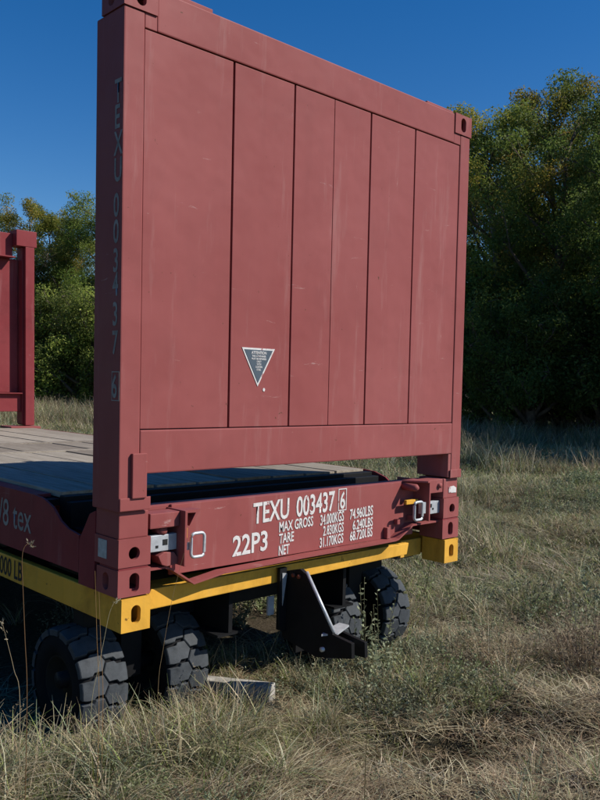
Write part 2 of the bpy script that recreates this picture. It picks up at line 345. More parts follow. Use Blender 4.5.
def base_frame():
    p = box_; Z = lambda z: z+H
    # stacked blocks at the two front corners
    for s in (0, 1):
        fx = lambda a, b: (a, b) if not s else (W-b, W-a)
        a, b = fx(.0, .162)
        casting(a, b, 0, .178, Z(0), Z(.116), RED, True, 'l' if not s else 'r')
        MB().box(a+.004, b-.012 if not s else b-.004, .004, .16, Z(.1165), Z(.1275)).build('shim_plate', RED2, p)
        m = MB(); c0, c1 = (.0, .160) if not s else (W-.158, W-.002)
        hx = .078 if not s else 2.368
        m.plate(1, 0, .02, c0, c1, Z(.128), Z(.250), oval(hx, Z(.185), .056, .0561, 24))
        m.box(c0, c0+.02, .02, .20, Z(.128), Z(.250)).box(c1-.02, c1, .02, .20, Z(.128), Z(.250))
        m.box(c0+.02, c1-.02, .02, .20, Z(.128), Z(.14)); m.box(c0+.02, c1-.02, .02, .20, Z(.238), Z(.250)); m.box(c0+.02, c1-.02, .18, .20, Z(.14), Z(.238))
        m.build('lock_housing', RED, p)
        MB().box(c0+.004, c1-.010, .008, .20, Z(.2505), Z(.3655) if not s else Z(.3715)).build('foot_block', RED, p, .005)
    # side plate at the left and right corner, with chamfered top
    prof = [(.2005, Z(0)), (.34, Z(0)), (.34, Z(.20)), (.25, Z(.33)), (.2005, Z(.35))]
    MB().prism(prof, 0, .0, .03).build('corner_side_plate', RED2, p, .002)
    MB().prism(prof, 0, W-.03, W).build('corner_side_plate', RED2, p, .002)
    MB().box(-.003, -.0005, .095, .165, Z(.155), Z(.235)).build('data_plate', PLATE, p)
    # front sill with its bent bottom flange
    MB().box(.334, 2.108, .100, .118, Z(.036), Z(.362)).build('front_sill', RED, p, .003)
    MB().box(.163, .3335, .240, .255, Z(.110), Z(.339)).build('latch_recess', RED2, p)
    MB().box(2.1085, 2.279, .240, .255, Z(.124), Z(.339)).build('latch_recess', RED2, p)
    MB().box(.163, 2.279, .119, .200, Z(.340), Z(.3605)).build('sill_top_flange', RED, p, .002)
    up_ = [(.164, .098), (.262, .098), (.300, .085), (.425, .002), (.50, .012), (.60, .026), (1.15, .034), (1.70, .036), (1.870, .038), (1.90, .042), (2.030, .112), (2.275, .112)]
    pts = [(x, Z(z)) for x, z in up_] + [(x, Z(z-.010)) for x, z in up_[::-1]]
    MB().prism(pts, 1, .034, .0995).build('sill_bottom_flange', RED, p)
    MB().box(.164, .3335, .100, .239, Z(.088), Z(.098)).build('recess_floor', RED2, p); MB().box(2.1085, 2.275, .100, .239, Z(.102), Z(.112)).build('recess_floor', RED2, p)
    # side rails
    for s in (0, 1):
        x0, x1 = (.0, .012) if not s else (W-.012, W)
        pr_ = [(.342, Z(.05)), (5.66, Z(.05)), (5.66, Z(.352)), (.80, Z(.352)), (.70, Z(.345)), (.60, Z(.315)), (.52, Z(.26)), (.45, Z(.235)), (.342, Z(.22))]
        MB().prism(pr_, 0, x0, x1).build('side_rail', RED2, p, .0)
        a, b = (.013, .09) if not s else (W-.09, W-.013)
        MB().box(a, b, .80, 5.66, Z(.335), Z(.351)).box(a, b, .80, 5.66, Z(.05), Z(.066)).build('side_rail_flange', RED2, p)
    # deck: recessed steel bay, step beam, plank fields with steel cross strips
    MB().box(.092, W-.092, .205, .585, Z(.20), Z(.212)).build('bay_plate', BLACK, p)  # black stands for the shade lying behind the sill
    MB().box(.092, W-.092, .590, .645, Z(.20), Z(.330)).build('step_beam', BLACK, p, .004)  # beam colour blackened for the shade under the wall
    MB().box(.092, W-.092, .650, .712, Z(.20), Z(.352)).build('step_beam', BLACK, p, .004)  # same shade put into the colour of this beam
    nx = 8; xs = np.linspace(.095, W-.095, nx+1)
    proto = {}
    for (ya, yb) in ((.72, 2.83), (2.92, 3.62), (3.71, 5.72)):
        for i in range(nx):
            me = proto.get(ya)
            if me is None:
                m = MB(); wdt = xs[1]-xs[0]-.020
                m.box(-wdt/2, wdt/2, ya-3.029, yb-3.029, -.03, 0)
                o = m.build('plank', WOOD, None, .003); me = proto[ya] = o.data; C.objects.unlink(o); bpy.data.objects.remove(o)
            o = link(bpy.data.objects.new('plank', me), p)
            o.location = ((xs[i]+xs[i+1])/2-W/2, 0.0005*(i % 3), .3655+rng.uniform(-.0035, .0035)); o.rotation_euler = (0, rng.uniform(-.006, .006), 0)
    for ya, yb in ((2.835, 2.915), (3.625, 3.705)):
        MB().box(.092, W-.092, ya, yb, Z(.32), Z(.369)).build('cross_strip', WOOD, p, .002)
    MB().box(.012, W-.012, .72, 5.7, Z(.30), Z(.332)).build('deck_underlay', BLACK, p)
    for y in np.arange(.9, 5.6, .6): MB().box(.02, W-.02, y, y+.05, Z(.06), Z(.298)).build('cross_member', RED2, p)
base_frame()

def latches():
    p = box_; Z = lambda z: z+H
    # left latch
    MB().box(.1615, .318, .010, .098, Z(.278), Z(.345)).build('latch_arm', RED, p, .004)
    MB().box(.319, .333, -.03, .235, Z(.100), Z(.350)).build('latch_bracket', RED, p, .003)
    MB().prism([(.334, Z(.348)), (.428, Z(.346)), (.420, Z(.335)), (.372, Z(.275)), (.365, Z(.275)), (.400, Z(.333)), (.334, Z(.336))], 1, .0, .098).build('bracket_wing', RED, p)
    MB().box(.158, .318, .03, .062, Z(.170), Z(.243)).build('locking_bar', GALV, p, .003)
    MB().box(.242, .268, .0285, .0298, Z(.196), Z(.222)).build('bar_slot', BLKL, p)
    MB().box(.205, .219, .0285, .0298, Z(.186), Z(.198)).build('bar_slot', BLKL, p)
    MB().box(.334, .356, .0, .03, Z(.200), Z(.268)).build('latch_stop', YEL, p, .003)
    MB().box(.334, .372, -.002, .012, Z(.165), Z(.200)).build('handle_hinge', GALV, p, .002)
    def loop(x0, x1, z0, z1, y, r):
        c = .018; pts = []
        for (cx, cz, a0) in ((x1-c, z1-c, 0), (x0+c, z1-c, 90), (x0+c, z0+c, 180), (x1-c, z0+c, 270)):
            for k in range(4): a = R(a0+k*30); pts.append((cx+c*math.cos(a), y, Z(cz+c*math.sin(a))))
        MB().tube(pts, r, 8, True).build('pull_handle', GALV, p)
    loop(.368, .442, .132, .240, -.012, .0075)
    MB().prism([(.215, Z(.150)), (.245, Z(.165)), (.300, Z(.160)), (.318, Z(.135)), (.318, Z(.105)), (.262, Z(.100)), (.235, Z(.110))], 1, .02, .098).build('pivot_lug', RED, p, .003)
    MB().tube([(.245, .03, Z(.262)), (.245, .098, Z(.262))], .022, 12).build('pivot_boss', RED, p)
    # right latch
    MB().box(2.122, 2.278, .010, .098, Z(.290), Z(.372)).build('latch_arm', RED, p, .004)
    MB().box(2.1085, 2.121, -.02, .235, Z(.130), Z(.374)).build('latch_bracket', RED, p, .003)
    MB().prism([(1.99, .0985), (2.107, .0985), (2.107, -.03), (2.08, -.03)], 2, Z(.3625), Z(.374)).build('bracket_wing', RED, p, .002)
    MB().box(2.122, 2.279, .03, .062, Z(.160), Z(.236)).build('locking_bar', GALV, p, .003)
    MB().box(2.175, 2.20, .0285, .0298, Z(.200), Z(.222)).build('bar_slot', BLKL, p)
    MB().box(2.205, 2.22, .0285, .0298, Z(.184), Z(.196)).build('bar_slot', BLKL, p)
    MB().box(1.975, 2.085, .045, .065, Z(.232), Z(.258)).build('latch_stop', YEL, p, .003)
    MB().box(2.045, 2.090, -.01, .011, Z(.178), Z(.245)).build('handle_hinge', GALV, p, .002)
    loop(1.968, 2.044, .148, .254, -.02, .0085)
    MB().tube([(2.005, .0995, Z(.336)), (2.005, .0, Z(.336)), (2.005, -.015, Z(.336))], [.022, .022, .010], 14).build('hinge_rod', RED, p)
    MB().tube([(2.24, -.004, Z(.335)), (2.24, .03, Z(.335))], .016, 12).build('pivot_boss', RED, p)
    MB().box(2.045, 2.065, .04, .0985, Z(.13), Z(.16)).build('weld_lug', RED, p, .003); MB().box(1.925, 1.95, .07, .0985, Z(.115), Z(.145)).build('weld_lug', RED, p, .003)
    MB().box(1.835, 1.865, .07, .0995, Z(.040), Z(.105)).build('drain_lug', RED, p, .003)
    # stickers on the right corner
    MB().prism([(2.335, Z(.318)), (2.385, Z(.323)), (2.412, Z(.310)), (2.412, Z(.280)), (2.338, Z(.282))], 1, .0045, .0075).build('white_sticker', WHITE, p)
latches()

def lettering():
    p = box_; Z = lambda z: z+H; y = .0985
    k = 1.033
    X = lambda x: x*k+.0605
    ZZ = lambda z: Z(.929-(.929-z)*k)
    U = (1, 0, .026); V = (0, 0, 1)
    def put(s, x, z, h, wd, name='lettering', off=.019):
        """cap height h, total width wd"""
        o = text_mesh(s, h/.70, 1.0, WHITE, name, p, (X(x), y, ZZ(z)), U, V, offset=off)
        xs = [v.co.x for v in o.data.vertices]; x0, x1 = min(xs), max(xs); tx = X(x)-W/2
        for v in o.data.vertices: v.co.x = tx+(v.co.x-x0)*(wd/(x1-x0))
        for v in o.data.vertices: v.co.z += 0
        return o
    put('TEXU', .742, .247, .103, .245); put('003437', 1.030, .255, .105, .290)
    put('6', 1.352, .268, .092, .040)
    m = MB(); a, b, c, d = X(1.338), X(1.402), ZZ(.257), ZZ(.376); t = .005
    m.box(a, b, y-.0012, y, d-t, d).box(a, b, y-.0012, y, c, c+t).box(a, a+t, y-.0012, y, c+t, d-t).box(b-t, b, y-.0012, y, c+t, d-t)
    m.build('check_digit_box', WHITE, p)
    put('22P3', .618, .104, .098, .228)
    put('MAX GROSS', .915, .188, .052, .245); put('34.000KGS', 1.205, .193, .056, .185); put('74.960LBS', 1.432, .203, .056, .195)
    put('TARE', .915, .130, .050, .105); put('2.830KGS', 1.228, .136, .052, .162); put('6.240LBS', 1.457, .143, .052, .170)
    put('NET', .915, .071, .050, .075); put('31.170KGS', 1.205, .076, .052, .185); put('68.720LBS', 1.437, .085, .052, .190)
    # vertical number down the dark side of the left post
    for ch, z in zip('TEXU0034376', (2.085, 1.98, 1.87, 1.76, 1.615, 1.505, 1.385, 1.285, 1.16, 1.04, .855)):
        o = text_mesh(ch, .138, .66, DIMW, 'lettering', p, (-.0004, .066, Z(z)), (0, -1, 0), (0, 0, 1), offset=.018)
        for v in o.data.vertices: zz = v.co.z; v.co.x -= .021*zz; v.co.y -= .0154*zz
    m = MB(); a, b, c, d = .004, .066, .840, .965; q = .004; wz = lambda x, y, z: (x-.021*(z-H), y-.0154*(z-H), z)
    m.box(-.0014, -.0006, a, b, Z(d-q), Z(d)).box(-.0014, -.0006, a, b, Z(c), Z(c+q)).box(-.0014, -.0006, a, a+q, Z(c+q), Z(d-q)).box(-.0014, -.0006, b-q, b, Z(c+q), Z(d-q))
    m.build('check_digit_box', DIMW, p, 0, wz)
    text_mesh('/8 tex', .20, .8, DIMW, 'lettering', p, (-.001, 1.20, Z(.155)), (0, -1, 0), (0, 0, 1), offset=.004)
    # warning triangle
    m = MB(); A, B_, D = (.636, 1.100), (.845, 1.100), (.738, .915)
    def tri(s):
        cx, cz = (A[0]+B_[0]+D[0])/3, (A[1]+B_[1]+D[1])/3
        return [(cx+(q[0]-cx)*s+.023, Z(cz+(q[1]-cz)*s)) for q in (A, B_, D)]
    MB().prism(tri(1.0), 1, .0035, .0058).build('warning_triangle_border', WHITE, p, 0, lean)
    tr = MB().prism(tri(.86), 1, .0018, .0034).build('warning_triangle', STICK, p, 0, lean)
    rows = [('ATTENTION', .014, 1.078), ('THIS CONTAINER', .009, 1.064), ('MUST BE REPAIRED', .009, 1.051), ('ONLY', .009, 1.038), ('WITH', .009, 1.025), ('CORTEN', .009, 1.012), ('STEEL', .009, .999)]
    for s, h, z in rows:
        text_mesh(s, h/.7, .85, WHITE, 'lettering', p, (.741+.023-.021*z, .0015-.0154*z, Z(z-.007)), (1, 0, 0), (0, 0, 1), offset=.02, align='CENTER')
    m = MB(); m.prism([(.802+.007*math.cos(R(a)), Z(.900+.009*math.sin(R(a)))) for a in range(0, 360, 30)], 1, .0035, .0055); m.build('white_paint_dot', WHITE, p, 0, lean)
lettering()

# ---------------------------------------------------------------- yellow trailer
tr_ = thing('flatbed_trailer', 'yellow low flatbed trailer on small black solid tyres under the red flat rack container', 'trailer', (W/2, L/2, 0))
def trailer():
    p = tr_; Z = lambda z: z+H
    for s in (0, 1):
        a, b = (.018, .162) if not s else (2.298, 2.436)
        casting(a, b, -.004, .17, Z(-.152), Z(-.008), YEL, True, None, name='twistlock_block', hw=.048, hh=.080, parent=p)
        casting(a, b, 5.88, 6.055, Z(-.152), Z(-.008), YEL, False, None, name='twistlock_block', hw=.048, hh=.080, parent=p, back=True)
        a, b = (.022, .060) if not s else (W-.060, W-.022)
        MB().box(a, b, .171, 5.879, Z(-.135), Z(-.010)).build('side_beam', YEL, p, .006)
    beam = [(.170, Z(-.112)), (2.075, Z(-.088)), (2.092, Z(-.018)), (.170, Z(-.018))]
    MB().prism(beam, 1, .112, .142).build('front_beam', YEL, p, .005)
    MB().box(.170, 2.08, .143, .260, Z(-.034), Z(-.020)).build('front_beam_flange', YEL, p, .002)
    MB().box(2.098, 2.297, .180, .205, Z(-.125), Z(-.020)).build('front_beam_end', YEL, p, .004)
    MB().box(2.095, 2.26, .207, .261, Z(-.139), Z(-.127)).build('end_stop', STEELD, p, .002)
    MB().box(.164, 2.2, 5.90, 5.93, Z(-.112), Z(-.018)).build('rear_beam', YEL, p, .005)
    MB().tube([(.158, .06, Z(-.135)), (.186, .045, Z(-.137))], .011, 10).build('twistlock_handle', BLUE, p)
    text_mesh('0,000 LB', .135, .72, BLKL, 'lettering', p, (.021, 1.30, Z(-.115)), (0, -1, 0), (0, 0, 1), offset=.012)
    for x in (.78, 1.62):
        MB().box(x-.012, x+.012, .20, 5.85, Z(-.34), Z(-.06)).box(x-.08, x+.08, .20, 5.85, Z(-.354), Z(-.341)).box(x-.08, x+.08, .20, 5.85, Z(-.059), Z(-.045)).build('frame_beam', BLACK, p)
    for y in (1.3, 2.3, 3.3, 4.2): MB().box(.065, W-.065, y, y+.06, Z(-.125), Z(-.061 + .05)).build('cross_beam', BLACK, p)
    # drop bracket with drawbar jaw
    MB().prism([(.10, Z(-.045)), (-.020, Z(-.012)), (-.060, Z(-.030)), (-.262, Z(-.292)), (-.388, Z(-.305)), (-.392, Z(-.378)), (-.150, Z(-.432)), (.057, Z(-.40)), (.105, Z(-.39)), (.105, Z(-.05))], 0, 1.050, 1.072).build('drop_bracket', BLACK, p, .002)
    MB().tube([(1.061, -.058, Z(-.022)), (1.061, -.262, Z(-.284))], .009, 8).build('stay_rod', GALV, p)
    MB().prism([(1.0, Z(-.02)), (1.049, Z(-.02)), (1.049, Z(-.36)), (1.0, Z(-.34))], 1, .076, .098).build('bracket_flange', BLACK, p, .002)
    MB().prism([(1.012, Z(-.045)), (1.046, Z(-.05)), (1.018, Z(-.215))], 1, .070, .0745).build('pale_gusset', GALV, p)
    MB().box(.945, .985, .10, .112, Z(-.26), Z(-.165)).build('pale_strap', GALV, p)
    for y in (-.02, .02): MB().tube([(1.049, y, Z(-.050)), (1.036, y, Z(-.050))], .011, 6).build('bolt', RUSTY, p)
    MB().prism([(.02, Z(-.330)), (-.295, Z(-.362)), (-.30, Z(-.440)), (.02, Z(-.46))], 0, 1.250, 1.272).build('jaw_plate', BLACK, p, .003)
    MB().box(1.073, 1.30, .021, .045, Z(-.46), Z(-.28)).build('jaw_back', BLACK, p, .003)
    MB().tube([(1.035, -.20, Z(-.378)), (1.295, -.20, Z(-.390))], .012, 10).build('jaw_pin', GALV, p)
    MB().prism([(1.02, -.215), (1.10, -.25), (1.245, -.19), (1.235, -.13), (1.09, -.17)], 2, Z(-.305), Z(-.296)).build('jaw_cover', GALV, p)
    # wheels
    r0, wd = .250, .235
    def lathe(prof, seg, name, mat, parent, smooth=True):
        m = MB(); vs = []; fs = []; n = len(prof)
        for k in range(seg):
            a = 2*math.pi*k/seg
            for (x, r) in prof: vs.append((x, r*math.cos(a), r*math.sin(a)))
        for k in range(seg):
            k2 = (k+1) % seg
            for i in range(n-1): fs.append((k*n+i, k*n+i+1, k2*n+i+1, k2*n+i))
        m.add(vs, fs, smooth)
        me = m.build(name, mat); d = me.data; C.objects.unlink(me); bpy.data.objects.remove(me); return d
    h = wd/2
    tyre_me = lathe([(-h+.02, .13), (-h+.004, .15), (-h, .19), (-h+.004, .228), (-h+.018, .245), (-h+.04, r0), (h-.04, r0), (h-.018, .245), (h-.004, .228), (h, .19), (h-.004, .15), (h-.02, .13)], 48, 'tyre', RUBBER2, None)
    rim_me = lathe([(-h+.05, .0), (-h+.05, .05), (-h+.075, .07), (-h+.075, .11), (-h+.015, .128), (-h+.015, .14), (h-.015, .14), (h-.015, .128), (h-.075, .11), (h-.075, .07), (h-.05, .05), (h-.05, .0)], 32, 'rim', RIM, None)
    def block(sgn):
        P_ = 2*math.pi/16; g = .085; pts = [(g, -.10), (.5, .09), (1-g, -.10), (1-g, -.46), (1-g+.13, -.56), (1-g+.13, -.86), (1-g+.10, -1.0), (.62, -1.0), (g+.15, -1.0), (g+.13, -.86), (g+.13, -.56), (g, -.46)]
        vs = []; 
        for lvl, rr in enumerate((r0-.008, r0+.017, r0+.021)):
            ins = 1 if lvl < 2 else .94
            for (u, v) in pts:
                uu = .5+(u-.5)*ins; vv = -.5+(v+.5)*ins
                q = rr-(.010 if vv < -.95 else (.004 if vv < -.82 else 0)); a = uu*P_
                vs.append((sgn*vv*(h+.001)*-1, q*math.cos(a), q*math.sin(a)))
        n = len(pts); ring = vs[2*n:3*n]; fs = []; top = list(ring)+[(sgn*.5*h, (r0+.0195)*math.cos(.5*P_), (r0+.0195)*math.sin(.5*P_))]
        for l in (0, 1):
            for i in range(n): j = (i+1) % n; fs.append((l*n+i, l*n+j, (l+1)*n+j, (l+1)*n+i))
        m = MB(); m.add(vs, fs); m.add(top, [(i, (i+1) % n, n) for i in range(n)], True); o = m.build('b', RUBBER); d = o.data; C.objects.unlink(o); bpy.data.objects.remove(o); return d, P_
    bl, P_ = block(1); br, _ = block(-1)
    for y in (.550, 5.35):
        for x in (.128, .600, 1.765, 2.230):
            wh = link(bpy.data.objects.new('wheel', rim_me), p); wh.name = 'wheel'
            wh.location = (x-W/2, y-L/2, .272); ph = rng.uniform(0, P_)
            wh.rotation_euler = (ph, 0, 0)
            link(bpy.data.objects.new('tyre', tyre_me), wh)
            for k in range(16):
                for me, off in ((bl, 0), (br, .5)):
                    b = link(bpy.data.objects.new('tread_block', me), wh); b.rotation_euler = ((k+off)*P_, 0, 0)
        for x0, x1 in ((.02, .72), (1.65, 2.37)):
            MB().tube([(x0, y, .291), (x1, y, .291)], .04, 12).build('axle', BLACK, p)
        for x in (.37, 2.01): MB().box(x-.06, x+.06, y-.08, y+.08, .25, .70).build('axle_hanger', BLACK, p, .005)
        MB().box(.12, 2.3, y-.05, y+.05, .50, .62).build('bogie_beam', BLACK, p, .005)
trailer()

# timber under the trailer edge
o = MB().box(-.045, .045, 0, .70, 0, .095).build('timber_chock', CONC, None, .006)
o.location = (1.10, .22, .015); o.rotation_euler = (R(-3), R(2), R(26))
tag(o, 'weathered squared timber with pale sawn end lying in the grass under the trailer front', 'timber')

# ---------------------------------------------------------------- trees
def leaf_mesh(name, centres, radii, n, size, cols, colw, flat=.35, squash=.8):
    """many leaf-shaped quads scattered round clump centres"""
    centres = np.asarray(centres, float); radii = np.asarray(radii, float)
    pr = radii**2; pr = pr/pr.sum()
    k = rng.choice(len(centres), n, p=pr)
    d = rng.normal(size=(n, 3)); d /= np.linalg.norm(d, axis=1)[:, None]
    rad = rng.random(n)**.45
    pos = centres[k] + d*(rad*radii[k])[:, None]*np.array([1, 1, squash])
    nrm = d*.6 + rng.normal(size=(n, 3))*.7 + np.array([0, 0, flat]); nrm /= np.linalg.norm(nrm, axis=1)[:, None]
    t = np.cross(nrm, rng.normal(size=(n, 3))); t /= np.linalg.norm(t, axis=1)[:, None]; b = np.cross(nrm, t)
    s = size*rng.uniform(.6, 1.35, n)[:, None]
    v = np.stack([pos - t*s, pos + b*s*.45 + nrm*s*.12, pos + t*s, pos - b*s*.45 + nrm*s*.12], 1).reshape(-1, 3)
    f = np.arange(4*n).reshape(n, 4)
    me = bpy.data.meshes.new(name); me.from_pydata(v.tolist(), [], f.tolist())
    cl = rng.random(len(centres)); cols = np.asarray(cols)
    ci = np.clip((cl[k]*.6+rng.random(n)*.4)*len(cols), 0, len(cols)-1e-3).astype(int) if colw is None else rng.choice(len(cols), n, p=colw)
    c = cols[ci]*rng.uniform(.75, 1.25, (n, 1))
    a = me.color_attributes.new('tint', 'FLOAT_COLOR', 'POINT')
    a.data.foreach_set('color', np.repeat(np.concatenate([c, np.ones((n, 1))], 1), 4, axis=0).ravel().astype(np.float32))
    me.materials.append(LEAF); return me
G1 = [(.110, .165, .030), (.140, .200, .038), (.180, .235, .050), (.235, .270, .065)]
G2 = [(.125, .170, .032), (.180, .215, .040), (.280, .270, .055), (.420, .310, .060)]
G3 = [(.095, .145, .034), (.125, .180, .040), (.155, .210, .050), (.190, .235, .065)]
G4 = [(.21, .28, .050), (.28, .33, .068), (.34, .37, .090), (.24, .30, .060)]
def make_tree_meshes(seed, hgt, spread, low, cols, nleaf=30000, bare=.0):
    r = random.Random(seed); m = MB(); cent = []; rad = []
    trunks = r.choice((1, 2, 2))
    for tix in range(trunks):
        bx, by = (0, 0) if tix == 0 else (r.uniform(-.5, .5), r.uniform(-.5, .5))
        lx, ly = r.uniform(-.12, .12), r.uniform(-.12, .12); pts = []; rr = []
        hh = hgt*(1 if tix == 0 else .85)
        for i in range(9):
            t = i/8; pts.append((bx+lx*hh*t+r.uniform(-.12, .12)*t*2, by+ly*hh*t+r.uniform(-.12, .12)*t*2, hh*.93*t)); rr.append(.20*(1-t)**.8+.02)
        m.tube(pts, rr, 7)
        nl = int(22 if tix == 0 else 14)
        for j in range(nl):
            t = low+(1-low)*(j+r.random()*.7)/nl; i = min(7, int(t*8)); p0 = Vector(pts[i]).lerp(Vector(pts[i+1]), t*8-i)
            az = j*2.4+r.uniform(-.5, .5); ln = spread*(.50+.70*math.sin(math.pi*min(1, .22+.66*(t-low)/(1-low))))*r.uniform(.65, 1.15)
            e = R(r.uniform(15, 60)); dv = Vector((math.cos(az)*math.cos(e), math.sin(az)*math.cos(e), math.sin(e)))
            q = [p0 + dv*ln*s_ + Vector((r.uniform(-.15, .15), r.uniform(-.15, .15), r.uniform(-.1, .1)))*s_*ln*.5 for s_ in (0, .35, .7, 1.0)]
            b0 = max(.02, rr[i]*.5); m.tube(q, [b0, b0*.7, b0*.4, .008], 5)
            isbare = r.random() < bare
            for s_ in (.4, .6, .8, 1.0):
                for _ in range(2 if s_ > .5 else 1):
                    c = p0 + dv*ln*s_ + Vector((r.uniform(-.5, .5), r.uniform(-.5, .5), r.uniform(-.35, .5)))*ln*.32
                    tw = [q[min(3, int(s_*3))], c]; m.tube([tw[0], (tw[0]+c)/2+Vector((0, 0, .05)), c], [.014, .010, .004], 4)
                    if isbare:
                        for __ in range(4):
                            e_ = c+Vector((r.uniform(-.7, .7), r.uniform(-.7, .7), r.uniform(0, .8))); m.tube([c, (c+e_)/2, e_], [.006, .005, .003], 3)
                    else: cent.append(c); rad.append(r.uniform(.34, .74)*(.8+.2*(1-t))*spread/2.6)
    tr = m.build('t', BARK); d = tr.data; d.name = 'trunk'; C.objects.unlink(tr); bpy.data.objects.remove(tr)
    return d, leaf_mesh('crown', cent, rad, int(nleaf*1.45), .054, cols, None)
TREES = [make_tree_meshes(1, 11.5, 2.9, .12, G1, 25000), make_tree_meshes(2, 12.5, 2.7, .16, G2, 22000, .1), make_tree_meshes(3, 10.5, 3.1, .10, G3, 25000),
         make_tree_meshes(4, 9.5, 2.4, .18, G2, 17000, .35)]
BUSH = [make_tree_meshes(11, 4.2, 2.3, .05, G3, 16000), make_tree_meshes(12, 3.6, 2.2, .05, G4, 15000)]
def dirpos(px, dist):
    """a place at a given bearing and distance from where the visitor stands"""
    a = yaw+math.atan((px-300)/816.3); return CAM.x+math.sin(a)*dist, CAM.y+math.cos(a)*dist
def tree(name, kind, px, dist, s, label, group, bush=False, rz=None):
    t, c = (BUSH if bush else TREES)[kind]; x, y = dirpos(px, dist)
    o = thing(name, label, 'bush' if bush else 'tree', (x, y, float(gh(np.array(x), np.array(y)))-.03), group)
    o.scale = (s*random.uniform(.92, 1.08), s*random.uniform(.92, 1.08), s); o.rotation_euler = (0, 0, random.uniform(0, 6.28) if rz is None else rz)
    link(bpy.data.objects.new('trunk', t), o); link(bpy.data.objects.new('crown', c), o)
    return o
# right-hand stand (visible right of the red wall)
tree('broadleaf_tree', 1, 510, 32.0, 1.0, 'tree with yellowing leaves, its top just right of the container corner', None)
tree('broadleaf_tree', 0, 600, 29.0, 1.0, 'tall dark green tree, its crown highest at the right edge of the photo', None)
tree('broadleaf_tree', 2, 540, 31.0, 1.22, 'dense green tree in the middle of the stand right of the container', None)
tree('broadleaf_tree', 1, 572, 32.5, 1.08, 'yellow-flecked green tree second from the right edge of the photo', None)
tree('broadleaf_tree', 2, 648, 28.0, .98, 'dark tree cut by the right edge of the photo, standing beside the tallest crown', None)
tree('thin_tree', 3, 484, 35.0, 1.22, 'thin half-bare tree right behind the upper right corner of the container', None)
G_R = 'dark trees filling the stand right of the container'
LB_R = 'dark shaded tree within the dense stand to the right of the container'
for px, d, k, s in ((520, 36.5, 0, 1.16), (610, 34, 2, .98), (450, 38, 0, .92), (660, 33, 1, 1.02), (585, 39, 0, 1.0), (410, 40, 2, .9), (540, 42, 2, 1.1), (480, 43, 0, 1.05), (630, 40, 1, 1.1)):
    tree('broadleaf_tree', k, px, d, s, LB_R, G_R)
# left-hand stand (between the two end walls)
tree('broadleaf_tree', 0, 88, 44.5, 1.00, 'tall leafy tree left of the near container wall, tallest in the gap between the walls', None)
tree('broadleaf_tree', 1, 30, 47.0, .90, 'lower round yellow-green tree seen above the far red end wall', None)
tree('thin_tree', 3, 58, 49.0, 1.15, 'thin twiggy tree between the round tree and the tall leafy tree', None)
tree('broadleaf_tree', 0, 72, 47.0, .93, 'full green tree just left of the tallest one in the gap between the walls', None)
tree('broadleaf_tree', 2, 44, 49.0, .98, 'green tree rising behind the thin twiggy tree left of the container', None)
G_L = 'trees of the line behind the flat rack'
LB_L = 'green tree of the treeline behind the flat rack container'
for px, d, k, s in ((60, 52, 2, .80), (-20, 50, 0, .95), (-80, 50, 2, 1.0), (130, 45, 2, .98), (190, 46, 0, .72), (255, 45, 1, .7), (320, 43, 2, .75), (375, 42, 0, .75), (105, 51, 0, .9), (0, 54, 2, .72), (-150, 48, 1, 1.0)):
    tree('broadleaf_tree', k, px, d, s, LB_L, G_L)
tree('leafy_bush', 1, 84, 40.0, 1.25, 'bright yellow-green bush at the tree foot beside the near post of the container', None, True)
tree('leafy_bush', 1, 50, 41.5, 1.15, 'pale green bush right of the far end wall post, in front of the trees', None, True)
GB = 'shaded bushes at the foot of the trees'
for i, px in enumerate(range(-120, 760, 26)):
    f = min(1, max(0, (px+20)/520.)); d = 43.5*(1-f)+29.5*f
    tree('leafy_bush', 0, px+random.uniform(-8, 8), d+random.uniform(-1, 1.5), random.uniform(.85, 1.25), 'dark bush in the shade along the foot of the treeline', GB, True)
# trees off to the right whose shade falls over the back of the meadow
for px, d, k, s in ((715, 27, 0, .66), (790, 30, 2, .70), (860, 28, 1, .64), (930, 29, 0, .7), (760, 25, 2, .60), (1010, 27, 2, .7), (840, 24, 0, .6), (1110, 26, 1, .7), (690, 26, 1, .5), (815, 23.5, 2, .80), (875, 23, 0, .85), (790, 22.5, 0, .62), (930, 22.5, 2, .9)):
    tree('broadleaf_tree', k, px, d, s, 'tree of the stand beyond the right edge of the photo', 'trees beyond the right edge')

# unseen trees added round the left side to block low sky light
for i, (dg, d, k, s_) in enumerate(((-48, 38, 0, 1.0), (-56, 34, 2, 1.05), (-64, 31, 1, 1.0), (-72, 28, 0, 1.0), (-80, 26, 2, 1.1), (-88, 25, 0, 1.0), (-97, 24, 1, 1.0), (-106, 24, 2, 1.1), (-115, 25, 0, 1.0), (-125, 26, 2, 1.1), (-135, 27, 1, 1.0))):
    o = tree('broadleaf_tree', k, 300, 10, s_, 'unseen tree added at the left side of the meadow to block sky light', 'unseen trees added at the left to block sky light')
    a = yaw+R(dg); o.location.x = CAM.x+math.sin(a)*d; o.location.y = CAM.y+math.cos(a)*d; o.location.z = -.05
